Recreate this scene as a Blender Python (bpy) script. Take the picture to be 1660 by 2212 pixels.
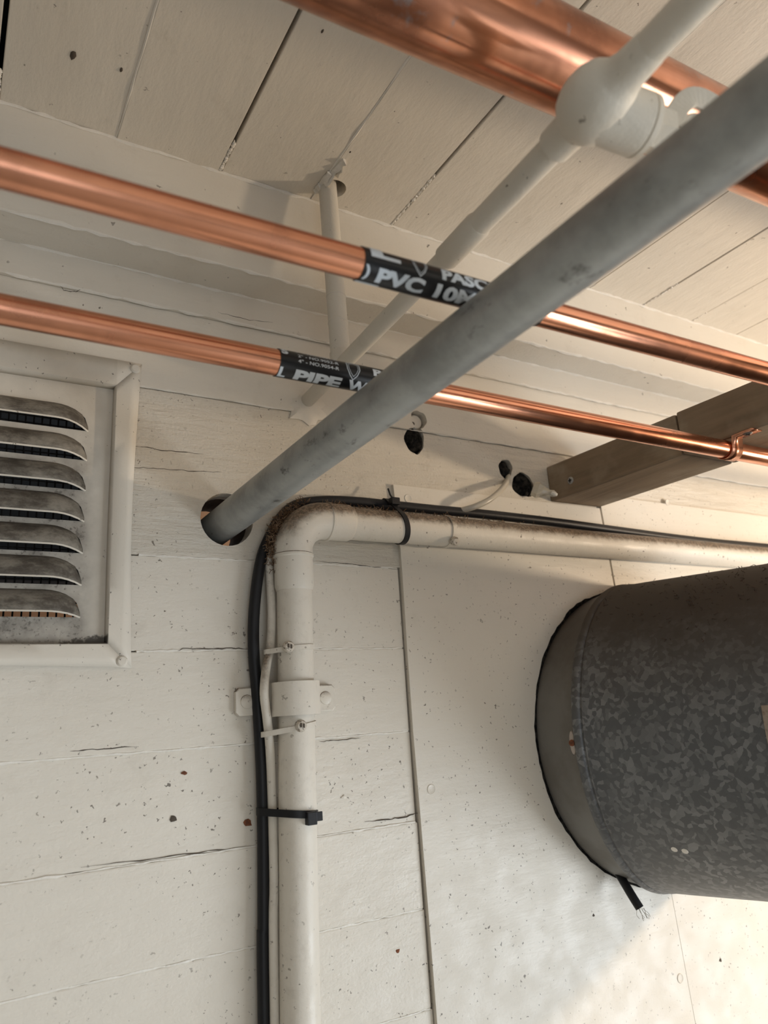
import bpy, bmesh, math, random
import numpy as np
from mathutils import Vector, Matrix

for o in list(bpy.data.objects):
    bpy.data.objects.remove(o)
S = bpy.context.scene
COL = S.collection
rnd = random.Random(7)

# ------------------------------------------------------------------ camera
EYE = 1.75                                   # eye height above the floor
IMW, IMH, FPX = 1660, 2212, 1608.0
yaw, pitch, roll = math.radians(31.2), math.radians(15.4), math.radians(-3.8)
cy, sy, cp, sp = math.cos(yaw), math.sin(yaw), math.cos(pitch), math.sin(pitch)
FW = Vector((sy * cp, cy * cp, sp))
_r = Vector((cy, -sy, 0)); _u = _r.cross(FW)
RT = math.cos(roll) * _r + math.sin(roll) * _u
UP = -math.sin(roll) * _r + math.cos(roll) * _u
CAM = Vector((0, 0, EYE))
cam = bpy.data.cameras.new('camera')
cam.sensor_fit = 'HORIZONTAL'; cam.sensor_width = 36.0
cam.lens = 36.0 * FPX / IMW
cam.clip_start = 0.01
cam.dof.use_dof = True
cam.dof.focus_distance = 0.63
cam.dof.aperture_fstop = cam.lens / 3.3      # 3.3 mm wide phone lens
camo = bpy.data.objects.new('camera', cam); COL.objects.link(camo)
camo.matrix_world = Matrix(((RT.x, UP.x, -FW.x, 0), (RT.y, UP.y, -FW.y, 0), (RT.z, UP.z, -FW.z, EYE), (0, 0, 0, 1)))
S.camera = camo
S.cycles.use_denoising = True
S.view_settings.view_transform = 'Standard'; S.view_settings.look = 'None'
S.view_settings.gamma = 1.0; S.view_settings.use_curve_mapping = False
S.view_settings.exposure = 0.27

# ------------------------------------------------------------------ world and lights
wd = bpy.data.worlds.new('sky'); S.world = wd; wd.use_nodes = True
bg = wd.node_tree.nodes['Background']
bg.inputs[0].default_value = (0.80, 0.90, 1.0, 1); bg.inputs[1].default_value = 1.0

def area(name, loc, target, sx, sy_, power, colr):
    l = bpy.data.lights.new(name, 'AREA'); l.shape = 'RECTANGLE'; l.size = sx; l.size_y = sy_
    l.energy = power; l.color = colr
    o = bpy.data.objects.new(name, l); COL.objects.link(o); o.location = loc
    o.rotation_euler = (Vector(target) - Vector(loc)).to_track_quat('-Z', 'Y').to_euler()
    return o
# daylight through the low opening in the right-hand wall
area('window_daylight', (2.18, -1.35, 0.70), (0.0, -1.35, 0.70), 1.9, 1.2, 62, (0.87, 0.94, 1.0))
# added soft fill for the left side, set in an added back-wall opening
area('back_fill', (-0.6, -3.18, 1.0), (-0.6, 0.0, 1.0), 1.6, 1.9, 8.5, (0.93, 0.97, 1.0))
# warm lamp to the right of the duct, outside the frame
wl = bpy.data.lights.new('work_lamp', 'POINT'); wl.energy = 22; wl.color = (1.0, 0.80, 0.585); wl.shadow_soft_size = 0.035
wlo = bpy.data.objects.new('work_lamp', wl); COL.objects.link(wlo); wlo.location = (1.39, -0.05, EYE + 0.05)

# ------------------------------------------------------------------ helpers
WALL = 0.600                                  # y of the board face
def ray(x, y): return FW + RT * ((x - IMW / 2) / FPX) - UP * ((y - IMH / 2) / FPX)
def P(x, y, Y):
    d = ray(x, y); return CAM + d * (Y / d.y)
def PZ(x, y, Z):
    d = ray(x, y); return CAM + d * ((Z - EYE) / d.z)
def PR(x, y, dep): return CAM + ray(x, y) * dep

class MB:
    """collects vertices and faces of one mesh"""
    def __init__(s): s.v = []; s.f = []
    def add(s, v, f):
        n = len(s.v); s.v += [tuple(a) for a in v]; s.f += [tuple(i + n for i in q) for q in f]
        return s
    def box(s, a, b):
        x0, y0, z0 = a; x1, y1, z1 = b
        return s.add([(x0,y0,z0),(x1,y0,z0),(x1,y1,z0),(x0,y1,z0),(x0,y0,z1),(x1,y0,z1),(x1,y1,z1),(x0,y1,z1)],
                     [(3,2,1,0),(4,5,6,7),(0,1,5,4),(1,2,6,5),(2,3,7,6),(3,0,4,7)])
    def tube(s, pts, r, n=12, caps=True, closed=False):
        pts = [Vector(p) for p in pts]; m = len(pts)
        rs = r if isinstance(r, (list, tuple)) else [r] * m
        T = []
        for i in range(m):
            a = pts[(i - 1) % m] if (closed or i > 0) else pts[0]
            b = pts[(i + 1) % m] if (closed or i < m - 1) else pts[-1]
            t = b - a
            T.append(t.normalized() if t.length > 1e-9 else Vector((0, 0, 1)))
        h = Vector((0, 0, 1)) if abs(T[0].z) < 0.9 else Vector((1, 0, 0))
        nrm = (h - T[0] * h.dot(T[0])).normalized(); v = []
        for i in range(m):
            nrm = (nrm - T[i] * nrm.dot(T[i])).normalized(); bn = T[i].cross(nrm)
            for k in range(n):
                a = 2 * math.pi * k / n
                v.append(pts[i] + (nrm * math.cos(a) + bn * math.sin(a)) * rs[i])
        f = []
        for i in range(m if closed else m - 1):
            j = (i + 1) % m
            for k in range(n):
                l = (k + 1) % n; f.append((i*n+k, i*n+l, j*n+l, j*n+k))
        if caps and not closed:
            f.append(tuple(reversed(range(n)))); f.append(tuple((m-1)*n + k for k in range(n)))
        return s.add(v, f)
    def loft(s, rings, caps=True):
        n = len(rings[0]); v = [p for r in rings for p in r]; f = []
        for i in range(len(rings) - 1):
            for k in range(n):
                l = (k + 1) % n; f.append((i*n+k, i*n+l, (i+1)*n+l, (i+1)*n+k))
        if caps:
            f.append(tuple(reversed(range(n)))); f.append(tuple((len(rings)-1)*n + k for k in range(n)))
        return s.add(v, f)
    def lathe(s, c, ax, prof, n=24):
        """prof: (distance along axis, radius)"""
        ax = Vector(ax).normalized(); c = Vector(c)
        h = Vector((0, 0, 1)) if abs(ax.z) < 0.9 else Vector((1, 0, 0))
        e1 = (h - ax * h.dot(ax)).normalized(); e2 = ax.cross(e1)
        rings = [[c + ax * d + (e1 * math.cos(2*math.pi*k/n) + e2 * math.sin(2*math.pi*k/n)) * r for k in range(n)] for d, r in prof]
        return s.loft(rings)
    def mesh(s, name):
        me = bpy.data.meshes.new(name); me.from_pydata(s.v, [], s.f); me.validate()
        b = bmesh.new(); b.from_mesh(me); bmesh.ops.recalc_face_normals(b, faces=b.faces); b.to_mesh(me); b.free()
        return me

def link(name, me, mat, parent=None, smooth=False):
    o = bpy.data.objects.new(name, me); COL.objects.link(o)
    if mat is not None:
        me.materials.clear(); me.materials.append(mat)
    if smooth:
        ang = math.radians(40)
        b = bmesh.new(); b.from_mesh(me)
        for f in b.faces: f.smooth = True
        for e in b.edges:
            if len(e.link_faces) == 2 and e.calc_face_angle(0) > ang: e.smooth = False
        b.to_mesh(me); b.free()
    if parent is not None:
        o.parent = parent; o.matrix_parent_inverse = Matrix.Translation(ROOTLOC.get(parent.name, Vector((0,0,0)))).inverted()
    return o
ROOTLOC = {}
def build(name, mb, mat, parent=None, smooth=True, bevel=0.0, segs=2):
    me = mb.mesh(name)
    if bevel > 0:
        b = bmesh.new(); b.from_mesh(me)
        es = [e for e in b.edges if len(e.link_faces) == 2 and e.calc_face_angle(0) > math.radians(50)]
        bmesh.ops.bevel(b, geom=es, offset=bevel, segments=segs, affect='EDGES', profile=0.6)
        b.to_mesh(me); b.free()
    return link(name, me, mat, parent, smooth)
def tag(o, label=None, cat=None, group=None, kind=None):
    if label: o['label'] = label
    if cat: o['category'] = cat
    if group: o['group'] = group
    if kind: o['kind'] = kind
    return o
def thing(name, loc, label, cat, group=None):
    o = bpy.data.objects.new(name, None); COL.objects.link(o); o.location = Vector(loc)
    o.empty_display_size = 0.02
    ROOTLOC[o.name] = Vector(loc)
    return tag(o, label, cat, group)
def cut(o, cutters):
    """subtract closed meshes from an object, leaving a plain mesh"""
    tmp = []
    for c in cutters:
        co = bpy.data.objects.new('cutter', c.mesh('cutter')); COL.objects.link(co); tmp.append(co)
        m = o.modifiers.new('b', 'BOOLEAN'); m.object = co; m.operation = 'DIFFERENCE'; m.solver = 'EXACT'
    dg = bpy.context.evaluated_depsgraph_get()
    me = bpy.data.meshes.new_from_object(o.evaluated_get(dg))
    o.modifiers.clear(); old = o.data; o.data = me; bpy.data.meshes.remove(old)
    for t in tmp:
        d = t.data; bpy.data.objects.remove(t); bpy.data.meshes.remove(d)
def smooth_path(pts, sub=5):
    pts = [Vector(p) for p in pts]; out = []
    for i in range(len(pts) - 1):
        p0 = pts[max(i-1, 0)]; p1 = pts[i]; p2 = pts[i+1]; p3 = pts[min(i+2, len(pts)-1)]
        for k in range(sub):
            t = k / sub
            out.append(0.5 * ((2*p1) + (p2-p0)*t + (2*p0-5*p1+4*p2-p3)*t*t + (3*p1-p0-3*p2+p3)*t**3))
    out.append(pts[-1]); return out

# ------------------------------------------------------------------ materials
class NT:
    def __init__(s, name):
        s.m = bpy.data.materials.new(name); s.m.use_nodes = True; s.t = s.m.node_tree
        s.b = s.t.nodes['Principled BSDF']; s.tc = s.t.nodes.new('ShaderNodeTexCoord')
    def n(s, ty, **k):
        o = s.t.nodes.new('ShaderNode' + ty)
        for a, b in k.items(): setattr(o, a, b)
        return o
    def l(s, a, b): s.t.links.new(a, b)
    def mapping(s, sc):
        m = s.n('Mapping'); m.inputs['Scale'].default_value = sc; s.l(s.tc.outputs['Object'], m.inputs[0]); return m.outputs[0]
    def noise(s, scale, detail=3, rough=0.55, vec=None, dist=0.0):
        o = s.n('TexNoise'); o.inputs['Scale'].default_value = scale; o.inputs['Detail'].default_value = detail
        o.inputs['Roughness'].default_value = rough; o.inputs['Distortion'].default_value = dist
        s.l(vec if vec is not None else s.tc.outputs['Object'], o.inputs['Vector']); return o.outputs['Fac']
    def ramp(s, fac, a, b, lo=0.0, hi=1.0):
        o = s.n('MapRange', interpolation_type='SMOOTHSTEP'); s.l(fac, o.inputs[0])
        o.inputs[1].default_value = a; o.inputs[2].default_value = b; o.inputs[3].default_value = lo; o.inputs[4].default_value = hi
        return o.outputs[0]
    def math(s, op, a, b=None):
        o = s.n('Math', operation=op)
        for i, x in enumerate((a, b)):
            if x is None: continue
            if isinstance(x, (int, float)): o.inputs[i].default_value = x
            else: s.l(x, o.inputs[i])
        return o.outputs[0]
    def mix(s, fac, a, b):
        o = s.n('Mix', data_type='RGBA')
        for i, x in ((0, fac), (6, a), (7, b)):
            if isinstance(x, (int, float)): o.inputs[i].default_value = x
            elif isinstance(x, tuple): o.inputs[i].default_value = (*x, 1) if len(x) == 3 else x
            else: s.l(x, o.inputs[i])
        return o.outputs[2]
    def bump(s, h, strength, dist):
        o = s.n('Bump'); o.inputs['Strength'].default_value = strength; o.inputs['Distance'].default_value = dist
        s.l(h, o.inputs['Height']); s.l(o.outputs[0], s.b.inputs['Normal'])
    def out(s, col=None, rough=None, metal=None, spec=None):
        for k, x in (('Base Color', col), ('Roughness', rough), ('Metallic', metal), ('Specular IOR Level', spec)):
            if x is None: continue
            if isinstance(x, (int, float)): s.b.inputs[k].default_value = x
            elif isinstance(x, tuple): s.b.inputs[k].default_value = (*x, 1)
            else: s.l(x, s.b.inputs[k])
        return s.m
    def specks(s, scale, keep, size, dist=0.35):
        """scattered little marks, one per chosen cell"""
        w = s.n('TexNoise'); w.inputs['Scale'].default_value = scale * 2.5; s.l(s.tc.outputs['Object'], w.inputs['Vector'])
        vm = s.n('VectorMath', operation='MULTIPLY_ADD'); s.l(w.outputs['Color'], vm.inputs[0])
        vm.inputs[1].default_value = (dist / scale,) * 3; s.l(s.tc.outputs['Object'], vm.inputs[2])
        v = s.n('TexVoronoi'); v.inputs['Scale'].default_value = scale; s.l(vm.outputs[0], v.inputs['Vector'])
        sep = s.n('SeparateColor'); s.l(v.outputs['Color'], sep.inputs[0])
        pick = s.ramp(sep.outputs[0], 1 - keep, 1 - keep + 0.02)
        sz = s.math('MULTIPLY', sep.outputs[1], size)
        near = s.ramp(s.math('SUBTRACT', v.outputs['Distance'], sz), 0.0, 0.06, 1.0, 0.0)
        return s.math('MULTIPLY', pick, near)

CREAM = (0.68, 0.63, 0.548); CREAM2 = (0.61, 0.555, 0.468)
def paint(name, speck=0.12, grime=0.25, bumpy=0.35, dust=False, grain=(1, 1, 1), a=CREAM, b=CREAM2):
    k = NT(name)
    col = k.mix(k.ramp(k.noise(5, 4), 0.35, 0.75, 0, grime * 2), a, b)
    col = k.mix(k.ramp(k.noise(34, 5, 0.7), 0.55, 0.8, 0, grime), col, (0.40, 0.35, 0.28))
    if speck > 0:
        s1 = k.specks(110, speck * 1.2, 0.17, 1.2); s2 = k.specks(230, speck * 1.3, 0.20, 1.1); s3 = k.specks(45, speck * 0.5, 0.06, 0.9)
        patch = k.ramp(k.noise(9, 3), 0.36, 0.60, 0.25, 1.0)
        sa = k.math('MULTIPLY', k.math('MAXIMUM', k.math('MAXIMUM', s1, s2), s3), patch)
        col = k.mix(k.math('MULTIPLY', sa, 0.85), col, (0.10, 0.078, 0.058))
    if dust:                                  # settled brown dust on upward faces
        g = k.n('NewGeometry'); sx = k.n('SeparateXYZ'); k.l(g.outputs['Normal'], sx.inputs[0])
        d = k.ramp(k.math('ADD', sx.outputs[2], k.math('MULTIPLY', k.noise(95, 5, 0.7), 0.55)), 0.26, 0.80, 0, 0.95)
        col = k.mix(d, col, k.mix(k.ramp(k.noise(420, 4, 0.7), 0.42, 0.62), (0.075, 0.048, 0.028), (0.24, 0.17, 0.115)))
    h = k.math('ADD', k.noise(70, 5, 0.6, k.mapping(grain)), k.math('MULTIPLY', k.noise(420, 2), 0.18))
    k.bump(h, bumpy, 0.0035)
    return k.out(col, k.ramp(k.noise(40, 3), 0.3, 0.7, 0.38, 0.55), 0.0, 0.4)
M = {}
M['wall'] = paint('painted_siding', 0.30, 0.22, 0.38, grain=(0.35, 1, 1))
M['rough'] = paint('painted_rough_timber', 0.34, 0.46, 0.85, grain=(0.22, 1, 1.6), a=(0.62, 0.57, 0.49), b=(0.53, 0.48, 0.40))
M['ply'] = paint('painted_plywood', 0.26, 0.16, 0.25, grain=(0.2, 1, 1))
M['ceil'] = paint('painted_ceiling_board', 0.035, 0.22, 0.30, grain=(1, 0.25, 1))
M['trim'] = paint('painted_plate', 0.05, 0.22, 0.35, grain=(0.2, 1, 1))
M['caulk'] = paint('paint_bead', 0.0, 0.05, 0.5, a=(0.74, 0.70, 0.63), b=(0.70, 0.655, 0.58))
M['pipe'] = paint('painted_conduit', 0.24, 0.18, 0.18, dust=True)
M['gas'] = paint('painted_iron_pipe', 0.06, 0.22, 0.25, a=(0.63, 0.59, 0.515), b=(0.57, 0.525, 0.45))
M['tin'] = paint('painted_sheet_metal', 0.26, 0.25, 0.12)
k = NT('dirty_vent_frame')                   # dirt gathered along the foot of the pan and by the slats
col = k.mix(k.ramp(k.noise(5, 4), 0.35, 0.75, 0, 0.4), CREAM, CREAM2)
sp3 = k.n('SeparateXYZ'); k.l(k.tc.outputs['Object'], sp3.inputs[0])
XI, ZI = 0.1094, EYE + 0.0668                 # inner corner of the pan
inpan = k.math('MULTIPLY', k.ramp(sp3.outputs[0], XI - .001, XI + .0005, 1.0, 0.0), k.ramp(sp3.outputs[2], ZI - .0005, ZI + .001, 0.0, 1.0))
nz = k.noise(240, 6, 0.78); nb = k.noise(45, 4, 0.6)
xm = k.math('MULTIPLY', k.ramp(sp3.outputs[0], 0.086, 0.104, 1.0, 0.15), k.ramp(sp3.outputs[2], EYE + 0.19, EYE + 0.26, 1.0, 0.1))
d1 = k.ramp(k.math('ADD', k.math('ADD', k.math('MULTIPLY', nz, 0.8), k.math('MULTIPLY', nb, 0.35)), k.math('MULTIPLY', xm, 0.16)), 0.70, 0.84, 0, 0.85)
fz = k.ramp(sp3.outputs[2], ZI, ZI + 0.016, 1.0, 0.0); fx = k.ramp(sp3.outputs[0], 0.055, XI, 0.45, 1.0)
d2 = k.ramp(k.math('ADD', k.math('MULTIPLY', nz, 0.9), k.math('MULTIPLY', k.math('MULTIPLY', fz, fx), 0.75)), 0.72, 1.02, 0, 0.95)
dirt = k.math('MULTIPLY', k.math('MAXIMUM', k.math('MAXIMUM', k.math('MULTIPLY', d1, xm), d2), k.math('MULTIPLY', k.math('ADD', xm, 0.25), k.math('MULTIPLY', nb, 0.85))), inpan)
dirt = k.math('MAXIMUM', dirt, k.math('MULTIPLY', k.specks(230, 0.35, 0.16, 1.1), 0.8))
col = k.mix(dirt, col, (0.055, 0.046, 0.037))
k.bump(k.noise(220, 4), 0.12, 0.002); M['vent'] = k.out(col, 0.5, 0.0, 0.35)
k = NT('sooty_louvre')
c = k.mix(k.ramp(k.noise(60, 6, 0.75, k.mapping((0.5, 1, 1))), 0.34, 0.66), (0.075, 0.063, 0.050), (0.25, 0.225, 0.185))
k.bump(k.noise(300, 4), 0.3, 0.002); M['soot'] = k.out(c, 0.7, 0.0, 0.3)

def copper(name, tarnish, rough0):
    k = NT(name); ax = k.mapping((0.06, 1, 1))
    n1 = k.noise(90, 4, 0.6, ax); n2 = k.noise(14, 4, 0.6)
    col = k.mix(k.ramp(n1, 0.3, 0.75), (0.80, 0.375, 0.235), (0.60, 0.255, 0.15))
    col = k.mix(k.ramp(n2, 0.62 - 0.28 * tarnish, 0.72, 0, tarnish), col, (0.27, 0.115, 0.07))
    if tarnish > 0.9: col = k.mix(k.ramp(k.noise(38, 4, 0.6), 0.60, 0.70, 0, 0.8), col, (0.34, 0.33, 0.36))
    r = k.math('ADD', k.ramp(n2, 0.35, 0.75, rough0, rough0 + 0.16), k.math('MULTIPLY', n1, 0.08))
    k.bump(n1, 0.05, 0.002)
    return k.out(col, r, 1.0)
M['copper'] = copper('bright_copper', 0.55, 0.13)
M['copper_old'] = copper('tarnished_copper', 0.95, 0.12)
k = NT('grey_galvanised_conduit')
c = k.mix(k.ramp(k.noise(30, 5, 0.65), 0.35, 0.7), (0.37, 0.38, 0.37), (0.25, 0.257, 0.25))
c = k.mix(k.ramp(k.noise(75, 4, 0.7, k.mapping((1, 0.5, 1))), 0.60, 0.72, 0, 0.8), c, (0.075, 0.072, 0.065))
k.bump(k.noise(120, 4), 0.12, 0.002); M['conduit'] = k.out(c, 0.46, 0.5)
k = NT('spangled_galvanised_sheet')
w = k.n('TexNoise'); w.inputs['Scale'].default_value = 60; w.inputs['Detail'].default_value = 3; k.l(k.tc.outputs['Object'], w.inputs['Vector'])
vm = k.n('VectorMath', operation='MULTIPLY_ADD'); k.l(w.outputs['Color'], vm.inputs[0]); vm.inputs[1].default_value = (0.012,) * 3; k.l(k.tc.outputs['Object'], vm.inputs[2])
v = k.n('TexVoronoi'); v.inputs['Scale'].default_value = 230; k.l(vm.outputs[0], v.inputs['Vector'])
sep = k.n('SeparateColor'); k.l(v.outputs['Color'], sep.inputs[0])
cell = k.ramp(sep.outputs[0], 0.30, 1.0)
big = k.ramp(k.noise(7, 3), 0.3, 0.7, 0.35, 1.0)
c = k.mix(k.math('MULTIPLY', cell, big), (0.105, 0.108, 0.112), (0.225, 0.228, 0.23))
g = k.n('NewGeometry'); sx = k.n('SeparateXYZ'); k.l(g.outputs['Normal'], sx.inputs[0])
d = k.ramp(k.math('ADD', sx.outputs[2], k.math('MULTIPLY', k.noise(30, 5, 0.7), 0.5)), 0.35, 1.0)
c = k.mix(d, c, (0.062, 0.049, 0.039))
M['duct'] = k.out(c, k.math('ADD', 0.46, k.math('MULTIPLY', d, 0.4)), k.math('SUBTRACT', 0.35, k.math('MULTIPLY', d, 0.35)))
k = NT('plain_duct_collar')
c = k.mix(k.ramp(k.noise(25, 5, 0.6), 0.35, 0.7), (0.20, 0.192, 0.178), (0.155, 0.143, 0.126))
g = k.n('NewGeometry'); sx = k.n('SeparateXYZ'); k.l(g.outputs['Normal'], sx.inputs[0])
c = k.mix(k.ramp(k.math('ADD', sx.outputs[2], k.math('MULTIPLY', k.noise(30, 5, 0.7), 0.4)), 0.4, 1.0, 0, 0.8), c, (0.06, 0.045, 0.033))
M['collar'] = k.out(c, 0.5, 0.3)
k = NT('weathered_timber')
ax = k.mapping((1, 0.08, 1))
c = k.mix(k.ramp(k.noise(55, 6, 0.65, ax), 0.3, 0.7), (0.27, 0.20, 0.135), (0.185, 0.135, 0.090))
c = k.mix(k.ramp(k.noise(16, 4), 0.5, 0.72, 0, 0.75), c, (0.36, 0.30, 0.225))
k.bump(k.noise(90, 4, 0.6, ax), 0.35, 0.002); M['wood'] = k.out(c, 0.75, 0.0, 0.25)
k = NT('black_cable_jacket'); M['black'] = k.out((0.011, 0.011, 0.0125), 0.45, 0.0, 0.28); k.bump(k.noise(250, 2), 0.1, 0.001)
k = NT('dark_insulation'); c = k.mix(k.ramp(k.noise(220, 5), 0.4, 0.65), (0.006, 0.006, 0.006), (0.030, 0.027, 0.023)); k.bump(k.noise(260, 5), 1.0, 0.004); M['foam'] = k.out(c, 0.95, 0.0, 0.1)
k = NT('black_vinyl_tape'); k.bump(k.noise(60, 3), 0.06, 0.002); M['tape'] = k.out((0.008, 0.009, 0.011), 0.28, 0.0, 0.35)
k = NT('pale_print'); M['print'] = k.out((0.50, 0.55, 0.60), 0.5, 0.0, 0.3)
k = NT('grey_wire_jacket'); M['wire'] = k.out((0.46, 0.42, 0.35), 0.35, 0.0, 0.5)
k = NT('zinc_screw'); k.bump(k.noise(300, 2), 0.2, 0.001); M['zinc'] = k.out((0.42, 0.43, 0.44), 0.38, 0.9)
k = NT('painted_screw'); M['pscrew'] = k.out(k.mix(k.ramp(k.noise(500, 4), 0.5, 0.68), (0.55, 0.49, 0.41), (0.10, 0.075, 0.05)), 0.5)
k = NT('terracotta_render'); M['terra'] = k.out(k.mix(k.ramp(k.noise(12, 4), 0.3, 0.7), (0.62, 0.30, 0.14), (0.52, 0.24, 0.11)), 0.9)
k = NT('dark_eave'); M['dark'] = k.out((0.012, 0.011, 0.010), 0.9)
k = NT('bare_sheathing'); M['sheath'] = k.out(k.mix(k.ramp(k.noise(30, 4), 0.3, 0.7), (0.10, 0.06, 0.035), (0.06, 0.038, 0.023)), 0.9)
k = NT('concrete_floor'); M['floor'] = k.out(k.mix(k.ramp(k.noise(6, 6), 0.3, 0.7), (0.36, 0.34, 0.31), (0.28, 0.265, 0.24)), 0.8)
k = NT('plain_room_paint'); M['room'] = k.out(k.mix(k.ramp(k.noise(3, 4), 0.3, 0.7), (0.36, 0.335, 0.295), (0.31, 0.285, 0.25)), 0.6)
k = NT('lint'); M['lint'] = k.out(k.mix(k.ramp(k.noise(150, 3), 0.4, 0.65), (0.11, 0.065, 0.036), (0.26, 0.18, 0.12)), 0.95, 0.0, 0.1)
k = NT('grey_lint'); M['lint_dark'] = k.out((0.075, 0.055, 0.042), 0.95, 0.0, 0.1)
k = NT('rust'); M['rust'] = k.out(k.mix(k.ramp(k.noise(400, 4), 0.4, 0.6), (0.20, 0.065, 0.025), (0.11, 0.04, 0.02)), 0.9)
k = NT('paper_label'); M['label'] = k.out(k.mix(k.ramp(k.noise(150, 4), 0.5, 0.7), (0.42, 0.36, 0.31), (0.28, 0.22, 0.17)), 0.7)
k = NT('clear_plastic'); k.b.inputs['Transmission Weight'].default_value = 0.55; M['clear'] = k.out((0.80, 0.74, 0.62), 0.18)
k = NT('crack_line'); M['crack'] = k.out((0.075, 0.058, 0.043), 0.9)

# ------------------------------------------------------------------ the room
ZC = EYE + 0.4894                             # underside of the ceiling boards
PLATE = 0.555                                 # face of the top plate
XL, XR, YB = -2.4, 2.2, -3.2
def struct(name, mb, mat, bevel=0.0, smooth=False):
    return tag(build(name, mb, mat, None, smooth, bevel), kind='structure')
struct('floor', MB().box((XL - .1, YB - .1, -0.1), (XR + .1, 0.70, 0.0)), M['floor'])
struct('wall_left', MB().box((XL - .1, YB, 0), (XL, 0.60, ZC + .1)), M['room'])
mb = MB().box((XR, YB, 0), (XR + .1, -2.3, ZC + .1)); mb.box((XR, -0.4, 0), (XR + .1, 0.60, ZC + .1)); mb.box((XR, -2.3, 1.3), (XR + .1, -0.4, ZC + .1)); mb.box((XR, -2.3, 0), (XR + .1, -0.4, .1))
struct('wall_right', mb, M['room'])
mb = MB().box((XL, YB - .1, 0), (-1.4, YB, ZC + .1)); mb.box((0.2, YB - .1, 0), (XR, YB, ZC + .1)); mb.box((-1.4, YB - .1, 1.95), (0.2, YB, ZC + .1))
struct('wall_back', mb, M['room'])
ceiling = struct('ceiling', MB().box((XL - .1, YB - .1, ZC + 0.022), (XR + .1, 0.70, ZC + 0.12)), M['dark'])

# ceiling boards run away from the wall; some joints are open, some painted shut
PITCH = 0.0925
gapw = {0: 0.0036, 2: 0.0036, 4: 0.0026, 7: 0.0016, 8: 0.0010, 9: 0.0008, 10: 0.0008}
fill_from = {0: 0.522, 2: 0.515, 4: 0.4715, 7: 0.545, 8: 0.50, 9: 0.53}
def jx(i): return 0.0035 + i * 0.0908 if i < 7 else 0.650 + (i - 7) * 0.0955
i0, i1 = -20, 27
drop = {}
for i in range(i0, i1):
    gl, gr = gapw.get(i, 0.0007), gapw.get(i + 1, 0.0007)
    a, b = jx(i) + gl / 2, jx(i + 1) - gr / 2
    dz = rnd.uniform(-0.0006, 0.0006); drop[i] = dz
    pl = build('plank', MB().box((a, YB, ZC + dz), (b, 0.62, ZC + 0.02)), M['ceil'], ceiling, False, 0.0006, 1)
    if i == 3:
        HX, HY = 0.2885, 0.5305
        cut(pl, [MB().lathe((HX, HY, ZC - .03), (0, 0, 1), [(0, .0125), (.05, .0125)], 20)])
def bead(name, a, b, r, parent, wob=0.25, n=60, mat='caulk', seg=6):
    a, b = Vector(a), Vector(b); q = random.Random(hash((round(a.x, 3), round(a.z, 3))) & 0xffff)
    pts = []; rs = []
    for i in range(n + 1):
        t = i / n; p = a.lerp(b, t) + Vector((q.uniform(-1, 1), q.uniform(-1, 1), q.uniform(-1, 1))) * r * wob
        pts.append(p); rs.append(r * q.uniform(1 - wob * 1.6, 1 + wob * 1.2))
    return build(name, MB().tube(pts, rs, seg), M[mat], parent)
for i in range(-2, 14):
    y0 = fill_from.get(i, -0.4)
    if i in (10,): continue
    bead('paint_bead', (jx(i), y0, ZC + .0006), (jx(i), PLATE, ZC + .0006), 0.0014 if i in fill_from else 0.0011, ceiling, 0.35, 50)
# loose paint around the hole in the ceiling
q = random.Random(5)
for (x0, y0, x1, y1, w) in ((700, 392, 745, 345, 10), (688, 405, 712, 372, 8), (726, 380, 742, 352, 7), (680, 412, 690, 398, 6)):
    a, b = PZ(x0, y0, ZC - .001), PZ(x1, y1, ZC - .001); d = (b - a).normalized(); s = Vector((-d.y, d.x, 0)) * w * 0.00022
    mb = MB(); v = []; n = 7
    for t in range(n):
        c = a.lerp(b, t / (n - 1)); wv = q.uniform(.5, 1.2)
        v += [c - s * wv + Vector((0, 0, -.0012 * q.random())), c + s * wv + Vector((0, 0, -.006 * q.random() - .001)), c + s * wv + Vector((0, 0, .001)), c - s * wv + Vector((0, 0, .001))]
    mb.loft([v[4*t:4*t+4] for t in range(n)])
    build('paint_flake', mb, M['caulk'], ceiling)
for (x, y, r) in ((158, 120, .0042), (262, 152, .002), (697, 68, .0016), (757, 328, .0018), (926, 462, .0018)):
    c = PZ(x, y, ZC); mb = MB().lathe((c.x, c.y, c.z - .0006), (0, 0, 1), [(0, r * .3), (.0004, r * .8), (.001, r)], 7)
    for j, vv in enumerate(mb.v): mb.v[j] = (c.x + (vv[0] - c.x) * 0.55, c.y + (vv[1] - c.y) * q.uniform(.8, 1.3), vv[2])
    build('dirt_spot', mb, M['crack'], ceiling)

# top plate below the ceiling and the stepped boards under it
ZS = EYE + 0.392                              # soffit of the plate
ZD, ZE = EYE + 0.362, EYE + 0.2845
XA, XB = XL, XR
t1 = struct('trim_1', MB().box((XA, PLATE, ZS), (XB, 0.66, ZC + .02)), M['trim'], 0.0015)
bead('paint_bead', (XA, PLATE - .0004, ZC - .0004), (XB, PLATE - .0004, ZC - .0004), 0.0016, t1, 0.4, 500)
bead('paint_bead', (XA, PLATE + .0008, ZS + .0006), (XB, PLATE + .0008, ZS + .0006), 0.0014, t1, 0.5, 500)
t2 = struct('trim_2', MB().box((XA, WALL - .006, ZD), (XB, 0.66, ZS)), M['trim'], 0.001)
bead('paint_bead', (XA, WALL - .006, ZS - .0003), (XB, WALL - .006, ZS - .0003), 0.0013, t2, 0.5, 500)
bead('paint_bead', (XA, WALL - .005, ZD + .0002), (XB, WALL - .005, ZD + .0002), 0.0012, t2, 0.6, 500)
t3 = struct('trim_3', MB().box((XA, WALL - .002, ZE), (XB, 0.66, ZD)), M['trim'], 0.0008)
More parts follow.
